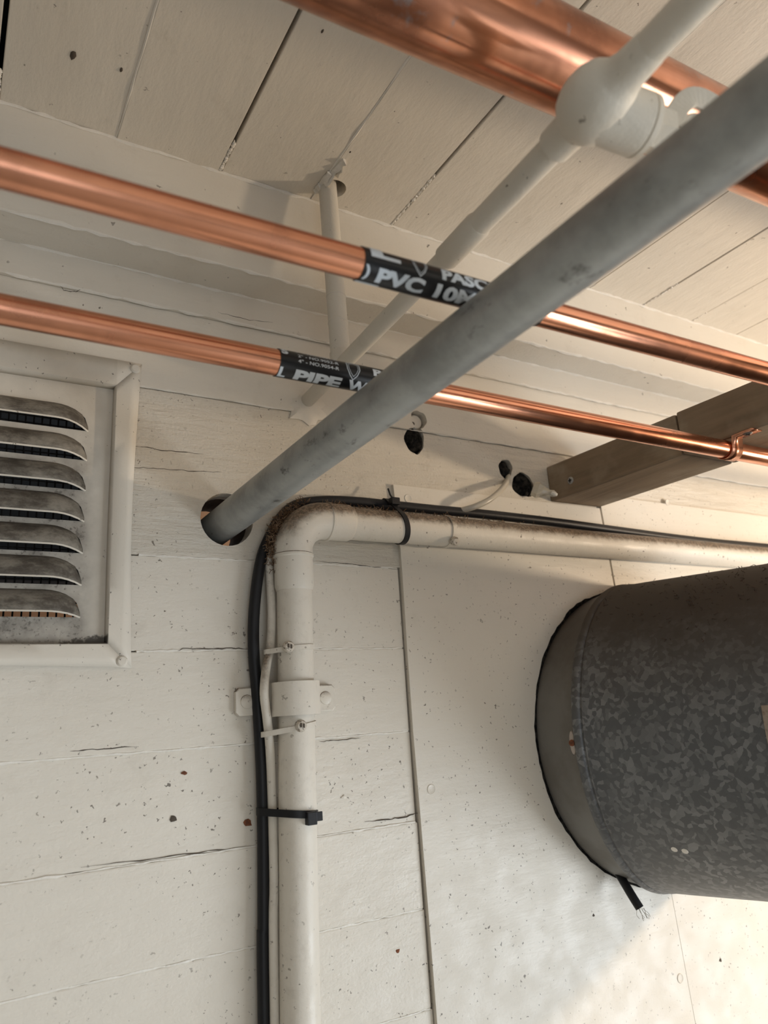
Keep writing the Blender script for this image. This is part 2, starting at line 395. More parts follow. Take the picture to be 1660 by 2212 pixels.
bead('paint_bead', (XA, WALL - .001, ZE), (XB, WALL - .001, ZE), 0.0008, t3, 0.5, 400)

# wall: sheathing with horizontal boards nailed over it, openings cut through
VF = WALL - 0.002                             # back of the vent flange
VX0, VX1, VZ0, VZ1 = -0.150, P(243, 1100, VF).x + .0005, P(240, 1392, VF).z - .0005, P(250, 832, VF).z + .0005      # louvre opening
CH = P(491, 1122, WALL)                       # conduit hole
CUTS = [MB().box((VX0, 0.55, VZ0), (VX1, 0.75, VZ1)),
        MB().lathe((CH.x, 0.55, CH.z), (0, 1, 0), [(0, .0235), (.2, .0235)], 32)]
h1, h2, h3, h4 = P(896, 951, WALL), P(1093, 1013, WALL), P(1131, 1048, WALL), P(903, 908, WALL)
def blob(c, r, n=14, sq=1.0, seed=1):
    n = 32; q = random.Random(seed); a1, a2, a3 = (q.uniform(0, 6.28) for _ in range(3))
    rr = [r * (1 + .07 * math.sin(2*math.pi*k/n*2 + a1) + .06 * math.sin(2*math.pi*k/n*3 + a2) + .03 * math.sin(2*math.pi*k/n*7 + a3)) for k in range(n)]
    return MB().loft([[Vector((c.x + rr[k] * math.cos(2*math.pi*k/n), y, c.z + rr[k] * sq * math.sin(2*math.pi*k/n))) for k in range(n)] for y in (0.55, 0.616)])
CUTS2 = [blob(h1, .0115, sq=1.35, seed=1), blob(h2, .0098, sq=1.15, seed=2), blob(h3, .0150, sq=1.0, seed=3), blob(h4, .0090, sq=1.2, seed=4)]
cut(t3, [CUTS2[0], CUTS2[3]])
wall = struct('wall_front', MB().box((XL, 0.618, 0), (XR, 0.66, ZD)), M['sheath'])
cut(wall, CUTS)
rows = [ZE, EYE + 0.138, EYE + 0.0615, EYE - 0.0135, EYE - 0.0905, EYE - 0.1605]
while rows[-1] > 0.08: rows.append(rows[-1] - 0.0755)
rows[-1] = 0.0
PLX = P(871, 1240, WALL).x                    # left edge of the first plywood sheet
_ep = [P(x, y, WALL - .004) for x, y in ((850, 1050), (865, 1180), (870, 1240), (880, 1400), (893, 1580), (910, 1780), (925, 1960), (945, 2212))]
def edge_x(z):                               # left edge of the plywood at a height
    for p, q_ in zip(_ep, _ep[1:]):
        if p.z >= z >= q_.z: return p.x + (q_.x - p.x) * (p.z - z) / (p.z - q_.z)
    return _ep[0].x if z > _ep[0].z else _ep[-1].x + .001
# open joint beside the plywood goes deep into the sheathing
cut(wall, [MB().loft([[Vector((p.x + dx, y, p.z)) for dx, y in ((-.006, .61), (.004, .61), (.004, .652), (-.006, .652))] for p in (_ep[1:-1] + [Vector((_ep[-1].x + .001, 0, 1.2))])])])
for i in range(len(rows) - 1):
    zt, zb = rows[i], rows[i + 1]
    x1 = XR if i == 0 else edge_x((zt + zb) / 2) - .0016
    f = WALL + rnd.uniform(-0.0004, 0.0006)
    if i == 0: f = WALL
    b = build('board', MB().box((XL, f, zb + 0.0004), (x1, 0.618, zt - 0.0004)), M['rough'] if i == 0 else M['wall'], wall, False, 0.0011, 2)
    if zt > VZ0: cut(b, CUTS + (CUTS2 if i == 0 else []))
for z in rows[1:9]:
    bead('paint_bead', (0.131 if z > VZ0 - .02 else -0.9, WALL + .0007, z), (edge_x(z) - .003, WALL + .0007, z), 0.0011, wall, 0.32, 60 if z > VZ0 - .02 else 200)
# plywood sheets on the right
def quad_sheet(name, pts, y0, y1):
    n = len(pts); mb = MB().loft([[Vector((p[0], y, p[1])) for p in pts] for y in (y0, y1)])
    return build(name, mb, M['ply'], wall, False, 0.0002, 1)
PF = WALL - 0.004
a, b_, c_, d_ = P(850, 1050, PF), P(945, 2212, PF), P(1297, 1095, PF), P(1455, 1950, PF)
def ext(p, q, z): t = (z - p.z) / (q.z - p.z); return p.x + (q.x - p.x) * t
e1, e2 = P(1405, 1064, PF), P(1660, 1100, PF)
ZT1 = EYE + 0.2215; ZT2 = EYE + 0.238
seam = [(c_.x, c_.z), (P(1325, 1275, PF).x, P(1325, 1275, PF).z)]
left_edge = [(a.x, ZT1)] + [(p.x, p.z) for p in (P(865, 1180, PF), P(870, 1240, PF), P(880, 1400, PF), P(893, 1580, PF), P(910, 1780, PF), P(925, 1960, PF), b_)] + [(b_.x + .004, 0.01)]
sx0, sx1 = ext(c_, d_, ZT1), ext(c_, d_, 0.01)
s1 = quad_sheet('plywood_sheet', left_edge + [(sx1, 0.01), (ext(c_, d_, EYE - .17) - .0001, EYE - .17), (ext(c_, d_, EYE - .06) - .0009, EYE - .06), (sx0 - .0010, ZT1)], PF, 0.618)
s2 = quad_sheet('plywood_sheet', [(sx0 + .0010, ZT2), (ext(c_, d_, EYE - .06) + .0009, EYE - .06), (ext(c_, d_, EYE - .17) + .0001, EYE - .17), (sx1 + .0001, 0.01), (XR, 0.01), (XR, ZT2)], PF, 0.618)
for (x, y) in ((882, 1077), (932, 1705), (1470, 2113), (1443, 1086)):
    c = P(x, y, PF); r = .0046
    build('nail_head', MB().lathe((c.x, PF + .0005, c.z), (0, -1, 0), [(0, r), (.0006, r), (.0011, r * .86), (.0008, r * .72), (.0009, .0002)], 20), M['ply'], s1 if x < 1000 else s2)
# hairline cracks and lifted paint edges
def crack(pts, w, Y, parent, mat='crack'):
    ps = [P(x, y, Y) for x, y in pts]; q = random.Random(len(pts) * 31 + int(pts[0][0]))
    fine = []
    for i in range(len(ps) - 1):
        for t in range(6): fine.append(ps[i].lerp(ps[i+1], t / 6) + Vector((q.uniform(-1, 1), 0, q.uniform(-1, 1))) * .0005)
    fine.append(ps[-1]); n = len(fine)
    build('paint_crack', MB().tube(fine, [w * q.uniform(.4, 1.1) * min(1, .25 + 3 * min(i, n - 1 - i) / n) for i in range(n)], 5), M[mat], parent)
for pts, w in (([(372, 1408), (395, 1402), (440, 1401), (500, 1400), (550, 1402)], .0005),
               ([(150, 1623), (210, 1618), (300, 1613)], .0006),
               ([(790, 1776), (840, 1770), (880, 1764), (905, 1756)], .0006),
               ([(175, 1875), (330, 1855), (430, 1842), (550, 1826)], .0004),
               ([(280, 964), (320, 966), (340, 972), (400, 977), (440, 981)], .0004),
               ([(282, 1009), (340, 1012), (420, 1018), (480, 1020)], .0004),
               ([(690, 1602), (720, 1600), (780, 1594)], .0004)):
    crack(pts, w, WALL - .0001, wall)
for pts, w in (([(690, 1213), (760, 1219), (860, 1230)], .0004),):
    crack(pts, w, WALL - .0001, wall)
crack([(130, 617), (140, 628), (165, 630), (180, 622)], .0003, WALL - .006, t2)
crack([(470, 674), (530, 690), (590, 697)], .0003, WALL - .006, t2)
crack([(0, 753), (80, 764), (150, 773), (230, 776), (300, 786)], .0003, WALL - .0025, t3)
# spots of rust and loose paint on the boards
for (x, y, r, m) in ((535, 1778, .0042, 'rust'), (398, 1670, .0022, 'rust'), (375, 1768, .0030, 'crack'), (860, 2054, .0024, 'rust'), (743, 1722, .0024, 'wall'), (1557, 2074, .0026, 'crack'), (1283, 1977, .0018, 'crack')):
    c = P(x, y, WALL if x < 940 else PF); q = random.Random(x)
    n = 9; rr = [q.uniform(.6, 1.2) * r for _ in range(n)]
    build('paint_spot', MB().loft([[Vector((c.x + rr[k] * s * math.cos(2*math.pi*k/n), c.y - h, c.z + .75 * rr[k] * s * math.sin(2*math.pi*k/n))) for k in range(n)] for s, h in ((1, -.0005), (1, .0001), (.6, .0004))]), M[m], wall)
# outside: the neighbouring rendered wall and a dark eave seen through the openings
struct('wall_neighbour', MB().box((-1.6, 1.45, 0), (2.2, 1.6, EYE + 0.62)), M['terra'])
struct('trim_4', MB().box((-1.6, 1.05, EYE + 0.20), (0.16, 1.2, EYE + 1.0)), M['dark'])

# ------------------------------------------------------------------ galvanised duct
D0 = Vector((0.671, 0.5815, EYE - 0.0315)); PHI = math.radians(16)
DA = Vector((math.sin(PHI), -math.cos(PHI), 0)); DE = Vector((math.cos(PHI), math.sin(PHI), 0)); DZ = Vector((0, 0, 1))
def ring(c, e, r, n=96): return [c + (e * math.cos(2*math.pi*k/n) + DZ * math.sin(2*math.pi*k/n)) * r for k in range(n)]
WC = Vector((0.676, WALL, EYE - 0.0324)); EX = Vector((1, 0, 0))
duct = thing('ventilation_duct', (WC.x, WC.y, WC.z), 'large round galvanised steel duct coming out of the wall on the right', 'duct')
mb = MB().loft([ring(WC + Vector((0, .03, 0)), EX, .1535), ring(WC, EX, .1535), ring(D0 - DA * .003, DE, .1545)], False)
build('collar', mb, M['collar'], duct)
prof = [(-.004, .1548), (-.0035, .1572), (-.001, .1588), (.002, .1590), (.0045, .1580), (.0055, .1566), (.0066, .1564), (.0078, .1578), (.0100, .1580), (.0115, .1572), (.03, .1570), (.10, .1555), (.20, .1530), (.26, .1510), (.45, .150), (.75, .150)]
build('duct_body', MB().loft([ring(D0 + DA * d, DE, r) for d, r in prof], False), M['duct'], duct)
mb = MB(); q = random.Random(3); n = 140
for k in range(n):
    pass
rg = []
for dr, y in ((-.001, .0), (.0035, -.0002), (.0035, .003), (-.001, .003)):
    q = random.Random(11); wv = [.5 + .25 * math.sin(9*k/n*6.283 + 1) * math.sin(4*k/n*6.283) + .2 * q.uniform(-1, 1) for k in range(n)]
    rg.append([WC + Vector((math.cos(2*math.pi*k/n), 0, math.sin(2*math.pi*k/n))) * (.1535 + dr * (.35 + .9 * wv[k] * (1 + 1.2 * max(0, math.sin(2*math.pi*k/n + .6)))) ) + Vector((0, y - .0045, 0)) for k in range(n)])
build('gasket', MB().loft(rg + [rg[0]], False), M['foam'], duct)
def onduct(d, ang, r): return D0 + DA * d + (DE * math.cos(ang) + DZ * math.sin(ang)) * r
# rivet hole with rust at the bead
A1 = math.radians(181)
c = onduct(-.006, A1, .1560); nr = (DE * math.cos(A1) + DZ * math.sin(A1))
mb = MB().lathe(c - nr * .001, nr, [(0, .0075), (.0013, .0070), (.0018, .0045)], 14)
for j, vv in enumerate(mb.v):
    w_ = Vector(vv) - c; w_ -= DA * (w_.dot(DA) * .6); mb.v[j] = tuple(c + w_ + DZ * w_.z * .5)
rv = build('rivet_patch', mb, M['label'], duct)
build('rust_spot', MB().lathe(c + nr * .0008, nr, [(0, .0030), (.0012, .0028), (.0015, .001)], 12), M['rust'], duct)
# paper label on the side
mb = MB(); rw = []
for zz in np.linspace(math.radians(172), math.radians(189), 9):
    rw.append((onduct(.166, zz, .1542), onduct(.26, zz, .1514)))
v = [p for r_ in rw for p in r_]
mb.add(v, [(2*i, 2*i+1, 2*i+3, 2*i+2) for i in range(8)])
lb = build('paper_label', mb, M['label'], duct)
sm = lb.modifiers.new('thick', 'SOLIDIFY'); sm.thickness = 0.0006; sm.offset = 0
for (dd, aa) in ((.062, 218), (.071, 218.5)):
    A2 = math.radians(aa); nn = DE * math.cos(A2) + DZ * math.sin(A2)
    build('paint_splash', MB().lathe(onduct(dd, A2, .1558), nn, [(0, .0032), (.0006, .0028), (.0008, .001)], 9), M['caulk'], duct)
# dust and lint lying on top of the duct
mb = MB(); q = random.Random(21)
for j in range(520):
    cl = q.choice(((.115, .02, 150), (.135, .03, 150), (.10, .06, 140), (.05, .04, 150), (.2, .06, 120)))
    d0 = max(.012, q.gauss(cl[0], cl[1])); a0 = math.radians(q.gauss(cl[2] - 22, 10))
    p = onduct(d0, a0, .1565 - .02 * d0); pts = [p]; up = (DE * math.cos(a0) + DZ * math.sin(a0))
    dr = Vector((q.gauss(0, 1), q.gauss(0, 1), q.gauss(0, .25))).normalized()
    L = q.uniform(.001, .0032)
    for s in range(4):
        dr = (dr + Vector((q.gauss(0, .5), q.gauss(0, .5), q.gauss(0, .4)))).normalized()
        p = p + dr * L * .5; pts.append(p + up * max(0, .0005 * (2 - s)))
    mb.tube(pts, .00028, 4, False)
tag(build('dust_lint', mb, M['lint_dark'], duct), kind='stuff')

# cut cable stub under the duct
ca = [P(1338, 1888, .588), P(1350, 1908, .580), P(1366, 1935, .572), P(1383, 1962, .566)]
st = thing('cable_stub', ca[0], 'short cut off black cable with frayed end poking out under the duct', 'cable')
build('jacket', MB().tube(smooth_path(ca, 4), .0042, 12), M['black'], st)
mb = MB(); q = random.Random(8); ed = (ca[3] - ca[2]).normalized()
for j in range(9):
    p = ca[3] + Vector((q.uniform(-1, 1), q.uniform(-1, 1), 0)) * .003; pts = [p]
    for s in range(4):
        p = p + ed * .0022 + Vector((q.uniform(-1, 1) - .35, q.uniform(-1, 1), q.uniform(-1, 1))) * .0012; pts.append(p)
    mb.tube(pts, .00025, 4)
tag(build('frayed_strands', mb, M['wire'], st), kind='stuff')

# ------------------------------------------------------------------ louvre vent
vent = thing('louvre_vent', (-.01, WALL, EYE + 0.05), 'painted sheet metal louvre vent with sooty slats nailed to the wall at left', 'vent')
x_in, x_out = P(243, 1100, VF).x, P(289, 1100, VF).x
zt_o, zb_o = P(300, 786, VF).z, P(290, 1443, VF).z
zt_i, zb_i = P(250, 832, VF).z, P(240, 1392, VF).z
xl_o, xl_i = VX0 - (x_out - x_in) - .004, VX0 - .004
PANEL = WALL + 0.004
lips = [884, 955, 1025, 1096.5, 1167.5, 1241, 1318]; tops = [853.8, 920.7, 987.6, 1054.5, 1127, 1197.5, 1271.6]; bots = [908, 975, 1043.7, 1114, 1186.6, 1259, 1332]
xr_s = P(190, 930, PANEL).x; xl_s = VX0 + .03
SL = [(P(0, t, PANEL).z, P(0, l, PANEL - .011).z, P(0, b, PANEL).z) for t, l, b in zip(tops, lips, bots)]
mb = MB()
# flange as a grid strip around the pan: wavy, held down at the corners, lifted between
def flange_side(o0, o1, i0_, i1_, n=28, lift=.0035, wave=.0045):
    rows_ = []
    o0, o1, i0_, i1_ = map(Vector, (o0, o1, i0_, i1_))
    for t in range(n + 1):
        s = t / n; bulge = max(0.0, math.sin(math.pi * s)) ** .6
        o = o0.lerp(o1, s); i_ = i0_.lerp(i1_, s); inn = (i_ - o).normalized()
        rows_.append((o + inn * wave * bulge + Vector((0, -lift * bulge, 0)), o.lerp(i_, .5) + Vector((0, -lift * .75 * bulge - .001, 0)), i_ + Vector((0, -.0016, 0)), i_ + inn * .0014 + Vector((0, -.0002, 0)), i_ + inn * .0020 + Vector((0, PANEL - VF, 0))))
    v = [p for r_ in rows_ for p in r_]; m = 5
    mb.add(v, [(t*m+k, t*m+k+1, (t+1)*m+k+1, (t+1)*m+k) for t in range(n) for k in range(m-1)])
OTR, OBR, OTL, OBL = (x_out + .0035, VF, zt_o), (x_out + .0015, VF, zb_o), (xl_o, VF, zt_o), (xl_o, VF, zb_o)
ITR, IBR, ITL, IBL = (x_in, VF, zt_i), (x_in, VF, zb_i), (xl_i, VF, zt_i), (xl_i, VF, zb_i)
flange_side(OTR, OBR, ITR, IBR); flange_side(OBR, OBL, IBR, IBL); flange_side(OBL, OTL, IBL, ITL); flange_side(OTL, OTR, ITL, ITR, lift=.002, wave=.001)
fmb, mb = mb, MB()
def rect(x0, x1, z0, z1): mb.add([(x0, PANEL, z0), (x1, PANEL, z0), (x1, PANEL, z1), (x0, PANEL, z1)], [(0, 1, 2, 3)])
px0, px1, pz0, pz1 = xl_i + .001, x_in - .001, zb_i + .001, zt_i - .001
rect(px0, xl_s, pz0, pz1); rect(xr_s, px1, pz0, pz1)
zz = pz1
for (t, l, b) in SL: rect(xl_s, xr_s, t, zz); zz = b
rect(xl_s, xr_s, pz0, zz)
for (t, l, b) in SL:                          # rounded upper corners of each slot
    for x0_, sg_ in ((xr_s, -1), (xl_s, 1)):
        cv = [(x0_ + sg_ * .026 * (1 - j / 10), t - (t - b) * .82 * (1 - math.sqrt(max(0, 1 - (j / 10) ** 2)))) for j in range(11)]
        mb.add([(x, PANEL, z) for x, z in cv] + [(x, PANEL, t) for x, z in cv], [(j, j + 1, 12 + j, 11 + j) for j in range(10)])
pn = build('pan', mb, M['vent'], vent, False)
fm = pn.modifiers.new('thick', 'SOLIDIFY'); fm.thickness = 0.0007; fm.offset = 0
fo = build('frame', fmb, M['vent'], vent)
fm = fo.modifiers.new('thick', 'SOLIDIFY'); fm.thickness = 0.0007; fm.offset = 0
for (t, l, b) in SL:
    hb = MB(); nx, ny = 40, 8; v = []
    for i in range(nx + 1):
        x = xl_s + (xr_s - xl_s) * i / nx
        e = max(0, 1 - (xr_s - x) / .026, 1 - (x - xl_s) / .026); s = e ** 2.2
        ly, lz = (PANEL - .011) * (1 - s) + PANEL * s, l * (1 - s) + b * s
        tz = t - (t - b) * .82 * (1 - math.sqrt(max(0, 1 - e * e)))
        for j in range(ny + 1):
            a_ = j / ny; c1 = Vector((x, PANEL, tz)); c2 = Vector((x, ly, tz - (tz - lz) * .30)); c3 = Vector((x, ly, lz))
            v.append(c1 * (1-a_)**2 + c2 * 2*a_*(1-a_) + c3 * a_**2)
    hb.add(v, [(i*(ny+1)+j, i*(ny+1)+j+1, (i+1)*(ny+1)+j+1, (i+1)*(ny+1)+j) for i in range(nx) for j in range(ny)])
    lo = build('louvre', hb, M['soot'], vent)
    md = lo.modifiers.new('thick', 'SOLIDIFY'); md.thickness = 0.0008; md.offset = 0
    lp = [v[i*(ny+1)+ny] for i in range(nx + 1)]
    build('lip_edge', MB().tube(lp, .00075, 6), M['tin'], lo)
for (x, y) in ((293, 796), (264, 1428)):
    c = P(x, y, VF - .002)
    build('nail_head', MB().lathe((c.x, c.y + .0022, c.z), (0, -1, 0), [(0, .0042), (.002, .0042), (.0032, .0030), (.0034, .0008)], 18), M['tin'], vent)
mb = MB(); sp_ = 0.0062
xx = VX0 + .003
while xx < VX1: mb.tube([(xx, .632, VZ0), (xx, .632, VZ1)], .00075, 5, False); xx += sp_
zz = VZ0
while zz < VZ1: mb.tube([(VX0, .633, zz), (VX1, .633, zz)], .00075, 5, False); zz += sp_
build('wire_screen', mb, M['dark'], vent)

# ------------------------------------------------------------------ grey conduit
cw, cn = P(489, 1126, WALL), PR(1660, 236, .263)
cd = (cn - cw).normalized()
cond = tag(build('steel_conduit', MB().tube([cw - cd * .12 + (cn - cw) * (i / 12) * 1.9 for i in range(13)], .01475, 40), M['conduit']),
           'thick dull grey metal conduit running from the wall hole toward the upper right corner', 'conduit')

# ------------------------------------------------------------------ copper pipes
C1Y, C1Z, C2Y, C2Z, CR = .2790, EYE + .2155, .3870, EYE + .2143, .00795
C1D = -.0165                                  # the upper pipe runs very slightly out of square with the wall
def pipe_x(name, y, z, r, label, mat, x0=-1.0, x1=1.9, dz=0.0, dy=0.0):
    o = thing(name, (x0, y, z), label, 'pipe', 'copper pipes under the ceiling')
    pts = [(x0 + (x1 - x0) * i / 24, y + dy * (x0 + (x1 - x0) * i / 24), z + dz * (x0 + (x1 - x0) * i / 24)) for i in range(25)]
    build('tube', MB().tube(pts, r, 48), M[mat], o)
    return o
cu1 = pipe_x('copper_pipe', C1Y, C1Z, CR, 'upper thin copper pipe with black tape reading PVC 10M', 'copper', dy=C1D)
cu2 = pipe_x('copper_pipe', C2Y, C2Z, CR * 1.03, 'lower thin copper pipe with black tape reading PIPE WR, strapped to the timber', 'copper')
cu2['label'] = 'lower thin copper pipe strapped to the timber, with black tape reading PIPE'
g1, g2 = PR(1120, 92, .424), PR(1530, 285, .499)
gd = (g2 - g1).normalized()
cu3 = thing('copper_pipe', g1 - gd * .9, 'very thick tarnished copper pipe across the top right behind the valve', 'pipe', 'copper pipes under the ceiling')
build('tube', MB().tube([g1 + gd * t for t in np.linspace(-.9, 1.2, 16)], .0268, 64), M['copper_old'], cu3)

def tape(root, y, z, r, xa, xb, dy=0.0):
    n = 20; pts = [(xa + (xb - xa) * i / n, y + dy * (xa + (xb - xa) * i / n), z) for i in range(n + 1)]
    t = build('wrap_tape', MB().tube(pts, r + .0005, 48, True), M['tape'], root)
    t['label'] = 'black vinyl pipe wrap tape with pale lettering'
    return t
def place_print(me, parent, y, z, r, dy=0.0):
    """bend flat print (u along the pipe, v as arc height) round the pipe"""
    b = bmesh.new(); b.from_mesh(me)
    vs = [v.co.y for v in b.verts]; lo, hi = min(vs), max(vs); k = lo
    while k < hi:
        bmesh.ops.bisect_plane(b, geom=b.verts[:] + b.edges[:] + b.faces[:], plane_co=(0, k, 0), plane_no=(0, 1, 0)); k += .0006
    for v in b.verts:
        th = v.co.y / r; rr = r + .00075; x = v.co.x
        v.co = Vector((x, y + dy * x - rr * math.cos(th), z + rr * math.sin(th)))
    bmesh.ops.recalc_face_normals(b, faces=b.faces)
    b.to_mesh(me); b.free()
    return link('lettering', me, M['print'], parent)
def text(body, parent, u, thdeg, h, y, z, r, width=None, dy=0.0, bold=.0, slant=.0, spacing=1.0):
    cu = bpy.data.curves.new('t', 'FONT'); cu.body = body; cu.size = 1.0; cu.offset = bold; cu.shear = slant; cu.align_y = 'CENTER'; cu.space_character = spacing; cu.resolution_u = 3
    o = bpy.data.objects.new('t', cu); COL.objects.link(o)
    dg = bpy.context.evaluated_depsgraph_get(); me = bpy.data.meshes.new_from_object(o.evaluated_get(dg)); bpy.data.objects.remove(o)
    co = [v.co for v in me.vertices]
    x0, x1 = min(c.x for c in co), max(c.x for c in co); y0, y1 = min(c.y for c in co), max(c.y for c in co)
    s = h / (y1 - y0); sx_ = width / (x1 - x0) if width else s
    for v in me.vertices:
        v.co = Vector((u + (v.co.x - x0) * sx_, (v.co.y - (y0 + y1) / 2) * s + math.radians(thdeg) * r, 0))
    return place_print(me, parent, y, z, r, dy)
def poly_print(pts, parent, u, thdeg, y, z, r, dy=0.0, w=.00022):
    """thin outlined mark: closed polyline as a ribbon"""
    mb_ = MB(); n = len(pts)
    for i in range(n - 1):
        a_, b2 = Vector((*pts[i], 0)), Vector((*pts[i+1], 0)); d = (b2 - a_).normalized(); s = Vector((-d.y, d.x, 0)) * w
        a_ -= d * w * .5; b2 += d * w * .5
        v0 = math.radians(thdeg) * r
        mb_.add([(p.x + u, p.y + v0, 0) for p in (a_ - s, b2 - s, b2 + s, a_ + s)], [(0, 1, 2, 3)])
    me = bpy.data.meshes.new('mark'); me.from_pydata(mb_.v, [], mb_.f)
    return place_print(me, parent, y, z, r, dy)
def shield(s): return [(-.5*s, .5*s), (0, .62*s), (.5*s, .5*s), (.5*s, 0), (.3*s, -.4*s), (0, -.7*s), (-.3*s, -.4*s), (-.5*s, 0), (-.5*s, .5*s)]
def ux(px, py, Y): return P(px, py, Y).x
# upper pipe
A = -math.degrees(math.atan2(C1Z - EYE, C1Y))
U = lambda px, py: ux(px, py, C1Y - .010)
tp = tape(cu1, C1Y, C1Z, CR, U(791, 578), U(1177, 690), C1D)
LH = .0075
kw = dict(y=C1Y, z=C1Z, r=CR, dy=C1D)
text('PVC', tp, U(822, 595), A - 21, LH, width=U(922, 622) - U(822, 595), bold=.05, **kw)
text('10MIL', tp, U(947, 632), A - 21, LH, width=(U(1030, 650) - U(947, 632)) * 1.55, bold=.05, **kw)
text(')', tp, U(793, 580), A - 21, LH, width=U(804, 580) - U(793, 580), bold=.06, **kw)
text('PASCO', tp, U(951, 597), A + 44, LH * .85, width=(U(1052, 615) - U(951, 597)) * 1.28, bold=.05, **kw)
text('L', tp, U(800, 550), A + 62, LH, width=U(862, 560) - U(800, 550), bold=.06, **kw)
poly_print(shield(.0078), tp, U(905, 580), A + 52, **kw); poly_print(shield(.0060), tp, U(905, 580), A + 52, w=.00012, **kw)
poly_print([(-.006, 0), (.006, 0)], tp, U(815, 618), A - 70, w=.0010, **kw)  # pale bar painted in for the glint low on the tape
# lower pipe
B_ = -math.degrees(math.atan2(C2Z - EYE, C2Y))
U2 = lambda px, py: ux(px, py, C2Y - .006)
R2 = CR * 1.03
tp2 = tape(cu2, C2Y, C2Z, R2, U2(605, 798), U2(912, 845))
kw = dict(y=C2Y, z=C2Z, r=R2)
text('PIPE', tp2, U2(640, 818), B_ - 37, LH, width=U2(741, 838) - U2(640, 818), bold=.05, **kw)
text('WRAP', tp2, U2(755, 835), B_ - 37, LH, width=(U2(815, 845) - U2(755, 835)) * 1.75, bold=.05, **kw)
text('L', tp2, U2(606, 815), B_ - 37, LH, width=U2(622, 815) - U2(606, 815), bold=.05, **kw)
text('S', tp2, U2(606, 775), B_ + 60, LH * .6, width=.0045, bold=.05, **kw)
for kk, (s_, th) in enumerate((('1" - NO.9051-R', 74), ('2" - NO.9052-R', 48), ('4" - NO.9054-R', 24))):
    text(s_, tp2, U2(641, 785), B_ + th, .0021, width=U2(729, 803) - U2(641, 785), bold=.008, slant=0, **kw)
poly_print(shield(.0090), tp2, U2(760, 803), B_ + 34, **kw); poly_print(shield(.0066), tp2, U2(760, 803), B_ + 36, w=.00012, **kw)
text('PASCO', tp2, U2(803, 812), B_ + 42, LH * .7, width=(U2(830, 816) - U2(803, 812)) * 4.0, bold=.05, **kw)

# ------------------------------------------------------------------ timber with strap and screws
TB = EYE + .2237; TT = EYE + .2655
tw0, tw1 = .5853, .6628
tim = thing('timber_batten', (tw0, WALL, TB), 'weathered bare timber batten sticking out from the wall under the ceiling', 'timber')
sk = .024 / .25
def tp_(x, y, z): return (x + sk * (WALL - y) * .75, y, z)
def seg_box(y0, y1, dx0, zt):
    return MB().loft([[Vector(tp_(tw0 - dx0, y, TB)), Vector(tp_(tw1, y, TB)), Vector(tp_(tw1, y, zt)), Vector(tp_(tw0 - dx0, y, zt))] for y in (y0, y1)])
build('beam', seg_box(WALL, .430, 0, TT), M['wood'], tim, False, .0022, 2)
build('beam', seg_box(.4285, -.55, .0004, TT + .0012), M['wood'], tim, False, .0022, 2)
def screw(name, c, n, r, parent, mat):
    n = Vector(n).normalized(); c = Vector(c)
    o = build(name, MB().lathe(c - n * .001, n, [(0, r), (.0012, r), (.0018, r * .8), (.0020, r * .3)], 18), M[mat], parent)
    h = Vector((0, 0, 1)); e1 = (h - n * h.dot(n)); e1 = e1.normalized() if e1.length > .1 else Vector((1, 0, 0)); e2 = n.cross(e1); mb_ = MB()
    for a_, b2 in ((e1, e2), (e2, e1)):
        L, w_ = r * .55, r * .16; q0 = c + n * .00075
        v = [q0 + a_ * sx2 * L + b2 * sy2 * w_ + n * sz * .0004 for sz in (0, 1) for sx2, sy2 in ((-1, -1), (1, -1), (1, 1), (-1, 1))]
        mb_.add(v, [(0,1,2,3), (4,5,6,7), (0,1,5,4), (1,2,6,5), (2,3,7,6), (3,0,4,7)])
    build('cross_slot', mb_, M['dark'], o)
    return o
def hit_face(px, py):                        # left face of the timber
    d = ray(px, py); t = .5
    for _ in range(30):
        p = CAM + d * t; xf = tw0 + sk * (WALL - p.y) * .75; t *= xf / p.x
    return CAM + d * t
screw('screw', hit_face(1233, 1038), (-1, -sk * .75, 0), .0042, tim, 'zinc')
# copper strap holding the lower pipe
hx = PZ(1625, 962, C2Z - .004).x
sg = thing('pipe_strap', (hx, C2Y, C2Z), 'small copper pipe strap screwed to the timber at the right edge', 'strap')
mb = MB(); prof = []
for a_ in np.linspace(math.radians(-205), math.radians(25), 26): prof.append((C2Y - math.cos(a_) * (R2 + .0009) * 1.0, C2Z + math.sin(a_) * (R2 + .0009)))
# straps go up on both sides to the timber underside, then lie flat
prof = [(C2Y + R2 + .022, TB - .0006), (C2Y + R2 + .0025, TB - .0006)] + [(C2Y + math.cos(a_) * (R2 + .0009), C2Z + math.sin(a_) * (R2 + .0009)) for a_ in np.linspace(0, -math.pi, 24)] + [(C2Y - R2 - .0025, TB - .0006), (C2Y - R2 - .022, TB - .0006)]
v = []
for (yy, zz) in prof: v += [(hx - .006, yy, zz), (hx + .009, yy, zz)]
mb.add(v, [(2*i, 2*i+1, 2*i+3, 2*i+2) for i in range(len(prof) - 1)])
so = build('band', mb, M['copper'], sg); sm = so.modifiers.new('thick', 'SOLIDIFY'); sm.thickness = .0009; sm.offset = 0
for s_ in (1, -1): screw('screw', (hx + .0015, C2Y + s_ * (R2 + .013), TB - .0012), (0, 0, -1), .0042, sg, 'zinc')

